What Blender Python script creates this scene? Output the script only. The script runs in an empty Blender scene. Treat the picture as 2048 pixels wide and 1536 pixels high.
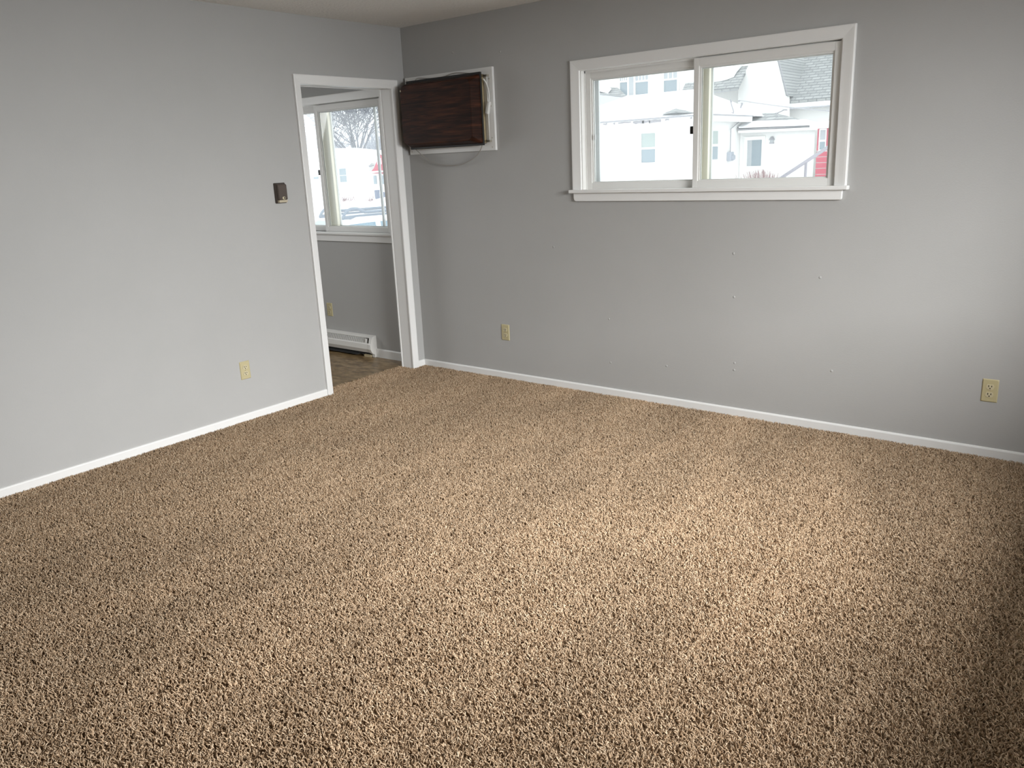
import bpy, bmesh, math, random
from mathutils import Vector, Matrix
import numpy as np

random.seed(7)
scene = bpy.context.scene
COL = scene.collection

# ---------------------------------------------------------------- camera
CAM = Vector((4.36545, -4.34759, 1.50851))
YAW, PITCH, ROLL, FPX = 0.6779, -0.2711, -0.0454, 1607.12
_f = Vector((-math.sin(YAW) * math.cos(PITCH), math.cos(YAW) * math.cos(PITCH), math.sin(PITCH)))
_r0 = Vector((math.cos(YAW), math.sin(YAW), 0))
_u0 = _r0.cross(_f)
_r = _r0 * math.cos(ROLL) + _u0 * math.sin(ROLL)
_u = -_r0 * math.sin(ROLL) + _u0 * math.cos(ROLL)
cd = bpy.data.cameras.new('camera')
cd.sensor_fit = 'HORIZONTAL'; cd.sensor_width = 36.0
cd.lens = 36.0 * FPX / 2048.0
cd.clip_start = 0.05; cd.clip_end = 500
cam = bpy.data.objects.new('camera', cd)
COL.objects.link(cam)
cam.matrix_world = Matrix(((_r.x, _u.x, -_f.x, CAM.x), (_r.y, _u.y, -_f.y, CAM.y), (_r.z, _u.z, -_f.z, CAM.z), (0, 0, 0, 1)))
scene.camera = cam

# ---------------------------------------------------------------- world, daylight, exposure
w = bpy.data.worlds.new('overcast_sky'); scene.world = w; w.use_nodes = True
bg = w.node_tree.nodes['Background']
bg.inputs[0].default_value = (0.95, 0.975, 1.0, 1); bg.inputs[1].default_value = 2.1

def area(name, loc, target, sx, sy, power, color):
    ld = bpy.data.lights.new(name, 'AREA'); ld.shape = 'RECTANGLE'; ld.size = sx; ld.size_y = sy
    ld.energy = power; ld.color = color
    o = bpy.data.objects.new(name, ld); COL.objects.link(o); o.location = loc
    d = Vector(target) - Vector(loc)
    o.rotation_euler = d.to_track_quat('-Z', 'Y').to_euler()
    return o
# daylight from the open sky outside the picture window in the right wall, plus an added fill light for the kitchen wall
area('daylight_picture_window', (7.45, -2.1, 2.62), (2.45, -2.1, 0.4), 4.2, 2.5, 1230, (0.985, 0.995, 1.0))
area('kitchen_fill_light', (-4.6, -1.8, 2.3), (-2.0, -1.6, 1.0), 2.4, 2.0, 110, (0.985, 0.995, 1.0))

scene.view_settings.view_transform = 'Standard'
scene.view_settings.look = 'None'
scene.view_settings.exposure = 0.0
scene.view_settings.gamma = 1.0
scene.view_settings.use_curve_mapping = False

# ---------------------------------------------------------------- helpers
def at(px, py, Y):
    """point seen at pixel (px, py) of the photograph on the vertical plane y = Y"""
    d = _f + _r * ((px - 1024) / FPX) - _u * ((py - 768) / FPX)
    return CAM + d * ((Y - CAM.y) / d.y)
def atx(px, py, X):
    d = _f + _r * ((px - 1024) / FPX) - _u * ((py - 768) / FPX)
    return CAM + d * ((X - CAM.x) / d.x)

ORIGIN = {}
def tag(o, label=None, cat=None, group=None, kind=None):
    if label: o['label'] = label
    if cat: o['category'] = cat
    if group: o['group'] = group
    if kind: o['kind'] = kind
    return o
def empty(name, loc, label=None, cat=None, group=None, kind=None):
    o = bpy.data.objects.new(name, None); COL.objects.link(o)
    o.location = loc; o.empty_display_size = 0.05
    ORIGIN[o] = Vector(loc)
    return tag(o, label, cat, group, kind)

class MB:
    def __init__(s): s.v = []; s.f = []; s.smooth = False
    def add(s, vs, fs):
        b = len(s.v); s.v += [tuple(p) for p in vs]; s.f += [tuple(b + i for i in f) for f in fs]; return s
    def box(s, x0, x1, y0, y1, z0, z1):
        return s.add([(x0, y0, z0), (x1, y0, z0), (x1, y1, z0), (x0, y1, z0), (x0, y0, z1), (x1, y0, z1), (x1, y1, z1), (x0, y1, z1)],
                     [(3, 2, 1, 0), (4, 5, 6, 7), (0, 1, 5, 4), (1, 2, 6, 5), (2, 3, 7, 6), (3, 0, 4, 7)])
    def prism(s, pts, vec):
        """polygon pts (3D, planar) swept along vec"""
        n = len(pts); v = Vector(vec); a = [Vector(p) for p in pts]; b = [p + v for p in a]
        return s.add(a + b, [tuple(range(n)), tuple(range(2 * n - 1, n - 1, -1))] + [(i, i + n, (i + 1) % n + n, (i + 1) % n) for i in range(n)])
    def loft(s, rings, cap=True, closed=True):
        n = len(rings[0]); vs = [p for r in rings for p in r]; fs = []
        for k in range(len(rings) - 1):
            for i in range(n if closed else n - 1):
                j = (i + 1) % n
                fs.append((k * n + i, k * n + j, (k + 1) * n + j, (k + 1) * n + i))
        if cap:
            fs.append(tuple(range(n - 1, -1, -1))); fs.append(tuple((len(rings) - 1) * n + i for i in range(n)))
        return s.add(vs, fs)
    def tube(s, path, rad, n=8):
        P = [Vector(p) for p in path]; rings = []
        R = rad if isinstance(rad, (list, tuple)) else [rad] * len(P)
        t0 = (P[1] - P[0]).normalized(); up = Vector((0, 0, 1)) if abs(t0.z) < .9 else Vector((1, 0, 0))
        a = t0.cross(up).normalized()
        for i, p in enumerate(P):
            t = (P[min(i + 1, len(P) - 1)] - P[max(i - 1, 0)])
            t = t.normalized() if t.length > 1e-9 else t0
            a = (a - t * a.dot(t)); a = a.normalized() if a.length > 1e-6 else t.orthogonal().normalized()
            b = t.cross(a)
            rings.append([p + (a * math.cos(2 * math.pi * k / n) + b * math.sin(2 * math.pi * k / n)) * R[i] for k in range(n)])
        return s.loft(rings)
    def disc(s, c, axis, r, h, n=16):
        c = Vector(c); ax = Vector(axis).normalized()
        return s.tube([c, c + ax * h], r, n)
    def build(s, name, mat, parent=None, bevel=0, smooth=False, label=None, seg=2):
        off = ORIGIN.get(parent, Vector((0, 0, 0))) if parent else Vector((0, 0, 0))
        me = bpy.data.meshes.new(name)
        me.from_pydata([(x - off.x, y - off.y, z - off.z) for x, y, z in s.v], [], s.f)
        bm = bmesh.new(); bm.from_mesh(me); bmesh.ops.recalc_face_normals(bm, faces=bm.faces)
        if bevel:
            es = [e for e in bm.edges if len(e.link_faces) == 2 and e.calc_face_angle(0) > 0.6]
            bmesh.ops.bevel(bm, geom=es, offset=bevel, segments=seg, profile=0.5, affect='EDGES', clamp_overlap=True)
        bm.to_mesh(me); bm.free()
        if smooth:
            for p in me.polygons: p.use_smooth = True
        me.materials.append(mat)
        o = bpy.data.objects.new(name, me); COL.objects.link(o)
        if parent: o.parent = parent; ORIGIN[o] = off
        else: ORIGIN[o] = Vector((0, 0, 0))
        if label: o['label'] = label
        return o

# ---------------------------------------------------------------- materials
def mat(name, col, rough=0.6, spec=0.5, metal=0.0):
    m = bpy.data.materials.new(name); m.use_nodes = True
    b = m.node_tree.nodes['Principled BSDF']
    b.inputs['Base Color'].default_value = (*col, 1); b.inputs['Roughness'].default_value = rough
    b.inputs['Specular IOR Level'].default_value = spec; b.inputs['Metallic'].default_value = metal
    return m
def nd(m, t, **kw):
    n = m.node_tree.nodes.new(t)
    for k, v in kw.items():
        if k in n.inputs.keys(): n.inputs[k].default_value = v
        else: setattr(n, k, v)
    return n
def ln(m, a, ao, b, bi): m.node_tree.links.new(a.outputs[ao], b.inputs[bi])
def bsdf(m): return m.node_tree.nodes['Principled BSDF']
def pos(m, scale=(1, 1, 1)):
    g = nd(m, 'ShaderNodeNewGeometry'); mp = nd(m, 'ShaderNodeMapping'); mp.inputs['Scale'].default_value = scale
    ln(m, g, 'Position', mp, 'Vector'); return mp
def noise_col(m, cols, scale, stretch=(1, 1, 1), detail=4, rough=.6, lo=.3, hi=.7):
    p = pos(m, stretch); n = nd(m, 'ShaderNodeTexNoise', Scale=scale, Detail=detail, Roughness=rough)
    ln(m, p, 'Vector', n, 'Vector'); r = nd(m, 'ShaderNodeValToRGB')
    r.color_ramp.elements[0].position = lo; r.color_ramp.elements[1].position = hi
    r.color_ramp.elements[0].color = (*cols[0], 1); r.color_ramp.elements[1].color = (*cols[-1], 1)
    for i, c in enumerate(cols[1:-1]):
        e = r.color_ramp.elements.new(lo + (hi - lo) * (i + 1) / (len(cols) - 1)); e.color = (*c, 1)
    ln(m, n, 'Fac', r, 'Fac'); ln(m, r, 'Color', bsdf(m), 'Base Color'); return r
def noise_bump(m, scale, strength, dist=.002, detail=3, stretch=(1, 1, 1)):
    p = pos(m, stretch); n = nd(m, 'ShaderNodeTexNoise', Scale=scale, Detail=detail)
    b = nd(m, 'ShaderNodeBump', Strength=strength, Distance=dist)
    ln(m, p, 'Vector', n, 'Vector'); ln(m, n, 'Fac', b, 'Height'); ln(m, b, 'Normal', bsdf(m), 'Normal')

M = {}
M['wall'] = mat('grey_wall_paint', (.5, .49, .475), .55, .35); noise_col(M['wall'], [(.415, .414, .404), (.44, .438, .428)], 1.2); noise_bump(M['wall'], 140, .35, .0015)
M['ceiling'] = mat('textured_white_ceiling', (.9, .88, .84), .9, .2); noise_bump(M['ceiling'], 55, .8, .006, 4)
M['trim'] = mat('white_trim_paint', (.8, .8, .785), .38, .5); noise_bump(M['trim'], 60, .08, .001)
M['vinyl_win'] = mat('white_window_frame', (.76, .755, .73), .4, .5)
M['cream'] = mat('lit_cream_sash', (.78, .74, .6), .5, .4)  # daylight on the outer stile put into its colour
M['storm'] = mat('aluminium_storm_frame', (.6, .62, .62), .45, .5)
M['black'] = mat('black_plastic', (.012, .011, .01), .45)
M['ivory'] = mat('ivory_plastic', (.5, .44, .26), .4)
M['ivory2'] = mat('ivory_receptacle', (.58, .52, .35), .35)
M['hole'] = mat('dark_slot', (.015, .012, .008), .8)
M['metal'] = mat('steel_screw', (.55, .52, .45), .35, .5, 1)
M['vinyl'] = mat('brown_sheet_vinyl', (.2, .13, .07), .38, .5); noise_col(M['vinyl'], [(.12, .075, .03), (.2, .13, .058), (.29, .2, .1)], 9, (1, 2.2, 1), 6, .65, .38, .62)
M['backing'] = mat('carpet_backing', (.13, .085, .05), .95, .1)
M['brown_pl'] = mat('brown_thermostat_plastic', (.075, .056, .045), .42)
M['brown_pl2'] = mat('dark_brown_plastic', (.05, .038, .031), .45)
M['gold'] = mat('beige_scale_strip', (.5, .44, .32), .4)
M['heater'] = mat('white_heater_enamel', (.72, .71, .68), .4); 
M['dark'] = mat('dark_void', (.02, .019, .018), .8)
M['fin'] = mat('aluminium_fin', (.6, .58, .53), .4, .5, .6)
M['tan'] = mat('tan_sleeve_enamel', (.4, .33, .2), .5)
M['cord'] = mat('grey_cord', (.36, .34, .31), .5)
M['wplug'] = mat('white_plug', (.75, .75, .72), .4)

# wood grain laminate
m = M['wood'] = mat('dark_walnut_laminate', (.05, .02, .012), .5, .16)
p = pos(m, (2.2, 2.2, 26)); n1 = nd(m, 'ShaderNodeTexNoise', Scale=1.6, Detail=8, Roughness=.62, Distortion=.6); ln(m, p, 'Vector', n1, 'Vector')
p2 = pos(m, (4, 4, 190)); n2 = nd(m, 'ShaderNodeTexNoise', Scale=1.5, Detail=5, Roughness=.6); ln(m, p2, 'Vector', n2, 'Vector')
mx = nd(m, 'ShaderNodeMath', operation='MULTIPLY_ADD'); mx.inputs[1].default_value = .5; ln(m, n2, 'Fac', mx, 0)
hf = nd(m, 'ShaderNodeMath', operation='MULTIPLY'); hf.inputs[1].default_value = .55; ln(m, n1, 'Fac', hf, 0); ln(m, hf, 0, mx, 2)
r = nd(m, 'ShaderNodeValToRGB'); e = r.color_ramp.elements
e[0].position = .36; e[0].color = (.008, .0032, .002, 1); e[1].position = .68; e[1].color = (.085, .027, .011, 1)
q = r.color_ramp.elements.new(.5); q.color = (.022, .0078, .0042, 1)
ln(m, mx, 0, r, 'Fac'); ln(m, r, 'Color', bsdf(m), 'Base Color')

# carpet pile: per-tuft tone with broad nap marks left by vacuuming
m = M['pile'] = mat('tan_twist_pile', (.33, .23, .15), .9, .15)
a = nd(m, 'ShaderNodeAttribute', attribute_name='tone'); r = nd(m, 'ShaderNodeValToRGB'); e = r.color_ramp.elements
e[0].position = 0; e[0].color = (.27, .175, .1, 1); e[1].position = 1; e[1].color = (.76, .6, .43, 1)
q = e.new(.5); q.color = (.53, .383, .25, 1)
ln(m, a, 'Fac', r, 'Fac')
pp = pos(m, (1.0, .42, 1)); pp.inputs['Rotation'].default_value = (0, 0, .55)
nn = nd(m, 'ShaderNodeTexNoise', Scale=2.1, Detail=3, Roughness=.55, Distortion=.4); ln(m, pp, 'Vector', nn, 'Vector')
mr = nd(m, 'ShaderNodeMapRange'); mr.inputs[1].default_value = .35; mr.inputs[2].default_value = .65; mr.inputs[3].default_value = .88; mr.inputs[4].default_value = 1.10
ln(m, nn, 'Fac', mr, 0)
mm = nd(m, 'ShaderNodeVectorMath', operation='SCALE'); ln(m, r, 'Color', mm, 0); ln(m, mr, 0, mm, 'Scale'); ln(m, mm, 0, bsdf(m), 'Base Color')

# window glass: thin clear pane, window glare put in as a faint translucent veil
def glassmat(name, haze):
    m = bpy.data.materials.new(name); m.use_nodes = True; nt = m.node_tree; nt.nodes.clear()
    o = nt.nodes.new('ShaderNodeOutputMaterial'); t = nt.nodes.new('ShaderNodeBsdfTransparent'); t.inputs[0].default_value = (.98, 1, .995, 1)
    tr = nt.nodes.new('ShaderNodeBsdfTranslucent'); tr.inputs[0].default_value = (.95, .98, 1, 1)
    g = nt.nodes.new('ShaderNodeBsdfGlossy'); g.inputs['Roughness'].default_value = .02
    m1 = nt.nodes.new('ShaderNodeMixShader'); m1.inputs[0].default_value = haze
    m2 = nt.nodes.new('ShaderNodeMixShader'); m2.inputs[0].default_value = .035
    nt.links.new(t.outputs[0], m1.inputs[1]); nt.links.new(tr.outputs[0], m1.inputs[2])
    nt.links.new(m1.outputs[0], m2.inputs[1]); nt.links.new(g.outputs[0], m2.inputs[2]); nt.links.new(m2.outputs[0], o.inputs[0])
    return m
M['glass'] = glassmat('clear_window_glass', .055)
M['glass_glare'] = glassmat('glare_haze_glass', .07)

M['snow'] = mat('snow', (.9, .91, .93), .8, .2); noise_bump(M['snow'], 1.2, .3, .1)
M['siding'] = mat('white_house_siding', (.85, .85, .83), .7, .2)
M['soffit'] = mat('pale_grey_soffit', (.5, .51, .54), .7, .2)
M['gutter'] = mat('grey_gutter', (.3, .3, .32), .6)
M['peel'] = mat('peeled_paint_board', (.3, .29, .31), .8)
m = M['shingle'] = mat('grey_asphalt_shingles', (.27, .28, .28), .9, .1)
b = nd(m, 'ShaderNodeTexBrick'); b.inputs['Scale'].default_value = 1.0; b.inputs['Color1'].default_value = (.30, .315, .31, 1); b.inputs['Color2'].default_value = (.40, .415, .41, 1)
b.inputs['Mortar'].default_value = (.2, .21, .215, 1); b.inputs['Mortar Size'].default_value = .018; b.inputs['Brick Width'].default_value = .35; b.inputs['Row Height'].default_value = .115
p = pos(m); sx = nd(m, 'ShaderNodeSeparateXYZ'); cx = nd(m, 'ShaderNodeCombineXYZ'); ln(m, p, 'Vector', sx, 0); ln(m, sx, 'X', cx, 'X'); ln(m, sx, 'Z', cx, 'Y'); ln(m, cx, 0, b, 'Vector'); ln(m, b, 'Color', bsdf(m), 'Base Color')
M['hglass'] = mat('blue_grey_house_glass', (.25, .31, .345), .12, .5)
M['hshade'] = mat('pale_green_window_shade', (.36, .42, .4), .6)
M['curtain'] = mat('pale_curtain', (.42, .45, .47), .8)
M['red'] = mat('red_siding', (.46, .085, .12), .7)
M['bark'] = mat('grey_bark', (.2, .21, .235), .9)
M['bark_far'] = mat('hazy_far_twigs', (.36, .38, .42), .9)  # paleness of distance haze and glare painted into the bark colour
M['twig'] = mat('reddish_twigs', (.3, .2, .2), .9)
M['rail'] = mat('weathered_grey_rail', (.27, .26, .29), .6)
M['meter'] = mat('grey_meter_box', (.36, .39, .44), .6)
M['carwhite'] = mat('white_car_paint', (.82, .83, .85), .25, .5)
M['cardark'] = mat('dark_blue_grey_trim', (.16, .2, .25), .4)
M['carglass'] = mat('blue_car_glass', (.22, .31, .37), .1, .5)
M['tyre'] = mat('tyre_rubber', (.03, .03, .03), .8)
M['bluebin'] = mat('blue_grey_bin', (.14, .17, .24), .5)

# ================================================================ STRUCTURE
H = 2.44; XR = 4.85; YB = -6.0; TW = 0.11; TO = 0.15; KX = -2.8; KY = -3.4
def wall_grid(u0, u1, z0, z1, holes, t, fn):
    """wall panel in (u, z) with rectangular holes, thickness t; fn(u, d, z) -> xyz, d = 0 room side .. t"""
    us = sorted({u0, u1, *[h[0] for h in holes], *[h[1] for h in holes]}); zs = sorted({z0, z1, *[h[2] for h in holes], *[h[3] for h in holes]})
    solid = lambda i, k: 0 <= i < len(us) - 1 and 0 <= k < len(zs) - 1 and not any(h[0] <= (us[i] + us[i + 1]) / 2 <= h[1] and h[2] <= (zs[k] + zs[k + 1]) / 2 <= h[3] for h in holes)
    mb = MB()
    for i in range(len(us) - 1):
        for k in range(len(zs) - 1):
            if not solid(i, k): continue
            a, b, c, d = us[i], us[i + 1], zs[k], zs[k + 1]
            mb.add([fn(a, 0, c), fn(b, 0, c), fn(b, 0, d), fn(a, 0, d)], [(0, 1, 2, 3)])
            mb.add([fn(a, t, c), fn(b, t, c), fn(b, t, d), fn(a, t, d)], [(3, 2, 1, 0)])
            if not solid(i - 1, k): mb.add([fn(a, 0, c), fn(a, 0, d), fn(a, t, d), fn(a, t, c)], [(0, 1, 2, 3)])
            if not solid(i + 1, k): mb.add([fn(b, 0, c), fn(b, t, c), fn(b, t, d), fn(b, 0, d)], [(0, 1, 2, 3)])
            if not solid(i, k - 1): mb.add([fn(a, 0, c), fn(a, t, c), fn(b, t, c), fn(b, 0, c)], [(0, 1, 2, 3)])
            if not solid(i, k + 1): mb.add([fn(a, 0, d), fn(b, 0, d), fn(b, t, d), fn(a, t, d)], [(0, 1, 2, 3)])
    return mb
def merge(o):
    bm = bmesh.new(); bm.from_mesh(o.data); bmesh.ops.remove_doubles(bm, verts=bm.verts, dist=1e-5); bmesh.ops.recalc_face_normals(bm, faces=bm.faces); bm.to_mesh(o.data); bm.free(); return o
def struct(o, label, cat): return tag(o, label, cat, kind='structure')

W1 = (1.500, 3.043, 1.306, 2.016)      # living-room window opening  x0,x1,z0,z1
W2 = (-1.79, -0.262, 1.004, 2.008)     # kitchen window opening
AC = (0.09, 0.76, 1.625, 2.065)
ZF = -0.012
fb = lambda u, d, z: (u, d, z)
fl = lambda u, d, z: (-d, u, z)
fr = lambda u, d, z: (XR + d, u, z)
fk = lambda u, d, z: (KX - d, u, z)
o = struct(merge(wall_grid(-TW, XR + .15, ZF, H, [W1, AC], TO, fb).build('wall_back', M['wall'])), 'light grey painted wall holding the sliding window and the air conditioner', 'wall')
wall_back = o
struct(merge(wall_grid(KX - .12, -TW, ZF, H, [W2], TO, fb).build('wall_kitchen_back', M['wall'])), 'grey wall under the window in the room beyond the doorway', 'wall')
DOOR = (-0.945, -0.117, ZF, 2.05)
struct(merge(wall_grid(YB, 0, ZF, H, [(-.945, -.117, ZF, 2.05)], TW, fl).build('wall_left', M['wall'])), 'light grey painted wall with the cased doorway and the thermostat', 'wall')
struct(merge(wall_grid(YB, 0, ZF, H, [(-3.2, -.8, 0.895, 2.1)], .15, fr).build('wall_right', M['wall'])), 'grey wall with a picture window, out of frame on the right', 'wall')
struct(MB().box(-TW, XR + .15, YB - .12, YB, ZF, H).build('wall_front', M['wall']), 'grey wall behind the viewer', 'wall')
struct(merge(wall_grid(KY, 0, ZF, H, [(-2.6, -1.0, .9, 2.1)], .12, fk).build('wall_kitchen_left', M['wall'])), 'far side wall of the room beyond the doorway', 'wall')
struct(MB().box(KX - .12, -TW, KY - .12, KY, ZF, H).build('wall_kitchen_front', M['wall']), 'near wall of the room beyond the doorway', 'wall')
struct(MB().box(KX - .12, XR + .15, YB - .12, .15, H, H + .1).build('ceiling', M['ceiling']), 'off white stippled ceiling above the grey walls', 'ceiling')
struct(MB().box(-TW - .03, XR + .15, YB - .12, .15, ZF - .15, ZF).build('floor', M['backing']), 'brown floor under the carpet pile', 'floor')
struct(MB().box(KX - .12, -TW - .03, KY - .12, .15, ZF - .15, -.003).build('floor_kitchen', M['vinyl']), 'mottled brown sheet vinyl floor beyond the doorway', 'floor')

struct(MB().box(KX - .7, XR + .75, YB - .7, .60, H + .1, H + .22).build('light_cut_slab', M['trim']), 'unseen flat slab added to cut steep sky light at the outside walls', 'roof')  # unseen eaves, added to keep steep light off the floor
# nail pops showing through the paint
for (px, py) in [(1107, 494), (1218, 638), (1221, 725), (1467, 507), (1468, 594), (1469, 726), (1468, 740), (1640, 555), (1333, 732), (1663, 742), (905, 105), (1000, 103)]:
    c = at(px, py, 0); mb = MB()
    rings = []
    for rr, dd in ((.0075, 0), (.006, .0011), (.0032, .0019), (.0008, .0022)):
        rings.append([(c.x + rr * math.cos(k * math.pi / 5), -dd, c.z + rr * math.sin(k * math.pi / 5)) for k in range(10)])
    mb.loft(rings); mb.build('nail_pop', M['wall'], wall_back, smooth=True)

# baseboards: rounded top profile
def base_profile(h, t): return [(0, -.01), (t, -.01), (t, h - .008), (t * .8, h - .003), (t * .45, h), (0, h)]
def baseboard(name, u0, u1, h, t, fn, label):
    pr = base_profile(h, t)
    mb = MB().loft([[fn(u0, d, z) for d, z in pr], [fn(u1, d, z) for d, z in pr]])
    return struct(mb.build(name, M['trim']), label, 'baseboard')
nb = lambda u, d, z: (u, -d, z)
nl = lambda u, d, z: (d, u, z)
baseboard('baseboard_back', 0.0, XR, .0445, .0125, nb, 'long white baseboard under the window wall')
baseboard('baseboard_left', YB, -.978, .0445, .0125, nl, 'white baseboard running left from the doorway casing')
baseboard('baseboard_corner', -.082, -.0125, .0445, .0125, nl, 'short white baseboard stub between doorway casing and corner')
baseboard('baseboard_kitchen', -.565, -TW, .068, .0125, nb, 'white baseboard beside the baseboard heater beyond the doorway')

# casing with mitred corners
PROF = [(0, 0), (0, .009), (.04, .0115), (.35, .014), (.75, .0185), (.92, .0195), (1, .017), (1, 0)]
def casing_piece(i0, o0, i1, o1, fn):
    ring = lambda i, o: [fn(i[0] + (o[0] - i[0]) * u, t, i[1] + (o[1] - i[1]) * u) for u, t in PROF]
    return MB().loft([ring(i0, o0), ring(i1, o1)])

# ---------------------------------------------------------------- doorway
d1 = empty('door_1', (0, -.53, 0), 'open cased doorway with white trim in the left wall', 'doorway', kind='structure')
yi0, yi1, zi = -.925, -.137, 2.03; yo0, yo1, zo = -.977, -.083, 2.088
casing_piece((yi0, ZF), (yo0, ZF), (yi0, zi), (yo0, zo), nl).build('side_casing', M['trim'], d1)
casing_piece((yi1, ZF), (yo1, ZF), (yi1, zi), (yo1, zo), nl).build('side_casing', M['trim'], d1)
casing_piece((yi0, zi), (yo0, zo), (yi1, zi), (yo1, zo), nl).build('head_casing', M['trim'], d1)
kl = lambda u, d, z: (-TW - d, u, z)
for a in ((yi0, ZF), (yo0, ZF), (yi0, zi), (yo0, zo)), ((yi1, ZF), (yo1, ZF), (yi1, zi), (yo1, zo)):
    casing_piece(*a, kl).build('side_casing', M['trim'], d1)
casing_piece((yi0, zi), (yo0, zo), (yi1, zi), (yo1, zo), kl).build('head_casing', M['trim'], d1)
MB().box(-TW - .004, .004, -.945, -.931, ZF, 2.05).build('jamb', M['trim'], d1)
MB().box(-TW - .004, .004, -.131, -.117, ZF, 2.05).build('jamb', M['trim'], d1)
MB().box(-TW - .004, .004, -.931, -.131, 2.036, 2.05).build('head_jamb', M['trim'], d1)

# ---------------------------------------------------------------- sliding windows
def frame_rect(x0, x1, z0, z1, wl, wr, wb, wt, y0, y1):
    mb = MB()
    mb.box(x0, x0 + wl, y0, y1, z0, z1); mb.box(x1 - wr, x1, y0, y1, z0, z1)
    mb.box(x0 + wl, x1 - wr, y0, y1, z0, z0 + wb); mb.box(x0 + wl, x1 - wr, y0, y1, z1 - wt, z1)
    return mb
def sash(x0, x1, z0, z1, wl, wr, wb, wt, y0, y1, parent, mats, gm):
    """four separate members with beads, and the pane"""
    st = MB().box(x0, x0 + wl, y0, y1, z0, z1).build('stile', mats[0], parent, bevel=.002)
    MB().box(x1 - wr, x1, y0, y1, z0, z1).build('stile', mats[1], parent, bevel=.002)
    MB().box(x0 + wl, x1 - wr, y0 + .0005, y1, z1 - wt, z1).build('top_rail', M['vinyl_win'], parent, bevel=.002)
    MB().box(x0 + wl, x1 - wr, y0 + .0005, y1, z0, z0 + wb).build('bottom_rail', M['vinyl_win'], parent, bevel=.002)
    b = .010; a0, a1, c0, c1 = x0 + wl, x1 - wr, z0 + wb, z1 - wt; ym = y0 + (y1 - y0) * .62
    frame_rect(a0, a1, c0, c1, b, b, b * .5, b, ym - .007, ym).build('glazing_bead', M['vinyl_win'], st)
    frame_rect(a0, a1, c0, c1, b * 1.5, b * 1.5, b * .7, b * 1.5, ym + .003, y1).build('glazing_bead', M['vinyl_win'], st)
    MB().box(a0 + .002, a1 - .002, ym, ym + .003, c0 + .002, c1 - .002).build('pane', gm, parent)
    return st
def slider(name, op, cas, meet_l, meet_r, loc, label, storm_bars, sill):
    x0, x1, z0, z1 = op
    wnd = empty(name, loc, label, 'window', kind='structure')
    ix0, ix1, iz1, cw = cas['ix0'], cas['ix1'], cas['iz1'], .062
    zs = sill['top']
    casing_piece((ix0, zs), (ix0 - cw, zs), (ix0, iz1), (ix0 - cw, iz1 + .060), nb).build('side_casing', M['trim'], wnd)
    casing_piece((ix1, zs), (ix1 + cw, zs), (ix1, iz1), (ix1 + cw, iz1 + .060), nb).build('side_casing', M['trim'], wnd)
    casing_piece((ix0, iz1), (ix0 - cw, iz1 + .060), (ix1, iz1), (ix1 + cw, iz1 + .060), nb).build('head_casing', M['trim'], wnd)
    # stool with horns, apron with rounded lower corners
    MB().box(ix0 - cw - .018, ix1 + cw + .014, -.040, 0, zs - .021, zs).build('stool', M['trim'], wnd, bevel=.004)
    MB().box(ix0, ix1, -.001, .095, zs - .021, zs - .001).build('stool_inner', M['trim'], wnd)
    a0, a1, at_, ab = ix0 - cw + .006, ix1 + cw - .018, zs - .021, sill['apron']
    pts = [(a0, at_), (a0, ab + .022), (a0 + .004, ab + .008), (a0 + .012, ab + .001), (a0 + .02, ab), (a1 - .004, ab), (a1, ab + .004), (a1 + .002, at_)]
    MB().prism([(x, -.018, z) for x, z in pts], (0, .018, 0)).build('apron', M['trim'], wnd, bevel=.003)
    # lining (jamb) of the opening and tracks
    frame_rect(x0, x1, z0, z1, .009, .009, .004, .006, 0.0, .13).build('frame', M['vinyl_win'], wnd)
    MB().box(x0 + .009, x1 - .009, .036, .041, z1 - .018, z1 - .006).build('track', M['vinyl_win'], wnd)
    MB().box(x0 + .009, x0 + .016, .036, .041, z0, z1 - .006).build('track', M['vinyl_win'], wnd)
    g = .011
    # inner sash on the right, outer sash on the left
    s2 = sash(meet_l, x1 - g, zs - .002, z1 - .012, .031, .030, .040, .042, .008, .034, wnd, (M['vinyl_win'], M['vinyl_win']), M['glass'])
    s1 = sash(x0 + g, meet_r, zs - .002, z1 - .014, .036, .085, .040, .036, .043, .068, wnd, (M['vinyl_win'], M['cream']), M['glass_glare'])
    # black latch on the meeting stile, pull on the outer sash
    zl = sill['latch']
    MB().box(meet_l - sill['lo'], meet_l - sill['lo'] + .026, .030, .046, zl - .021, zl + .021).build('latch', M['black'], wnd, bevel=.003)
    MB().box(x0 + .074, x0 + .080, .036, .044, zl - .02, zl + .012).build('pull', M['storm'], wnd, bevel=.001)
    # aluminium storm window outside
    frame_rect(x0 + .005, x1 - .005, z0 + .005, z1 - .003, .066, .036, .044, .052, .098, .112).build('storm_frame', M['storm'], wnd)
    for bx, bw in storm_bars:
        MB().box(bx, bx + bw, .098, .112, z0 + .02, z1 - .04).build('storm_bar', M['storm'], wnd)
    # outside casing
    frame_rect(x0 - .09, x1 + .09, z0 - .09, z1 + .09, .09, .09, .09, .09, .15, .17).build('outside_trim', M['trim'], wnd)
    return wnd
slider('window_1', W1, dict(ix0=1.502, ix1=3.041, iz1=2.012), 2.246, 2.322, (2.27, 0, 1.31), 'white sliding window in the grey wall looking at the snowy neighbour houses',
       [(2.283, .036)], dict(top=1.313, apron=1.242, latch=1.629, lo=.030))
slider('window_2', W2, dict(ix0=-1.788, ix1=-.264, iz1=2.003), -1.047, -.932, (-1.02, 0, 1.0), 'white sliding window seen through the doorway, bare tree outside',
       [(-.995, .040), (-.452, .020)], dict(top=1.009, apron=.934, latch=1.482, lo=.052))

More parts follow.
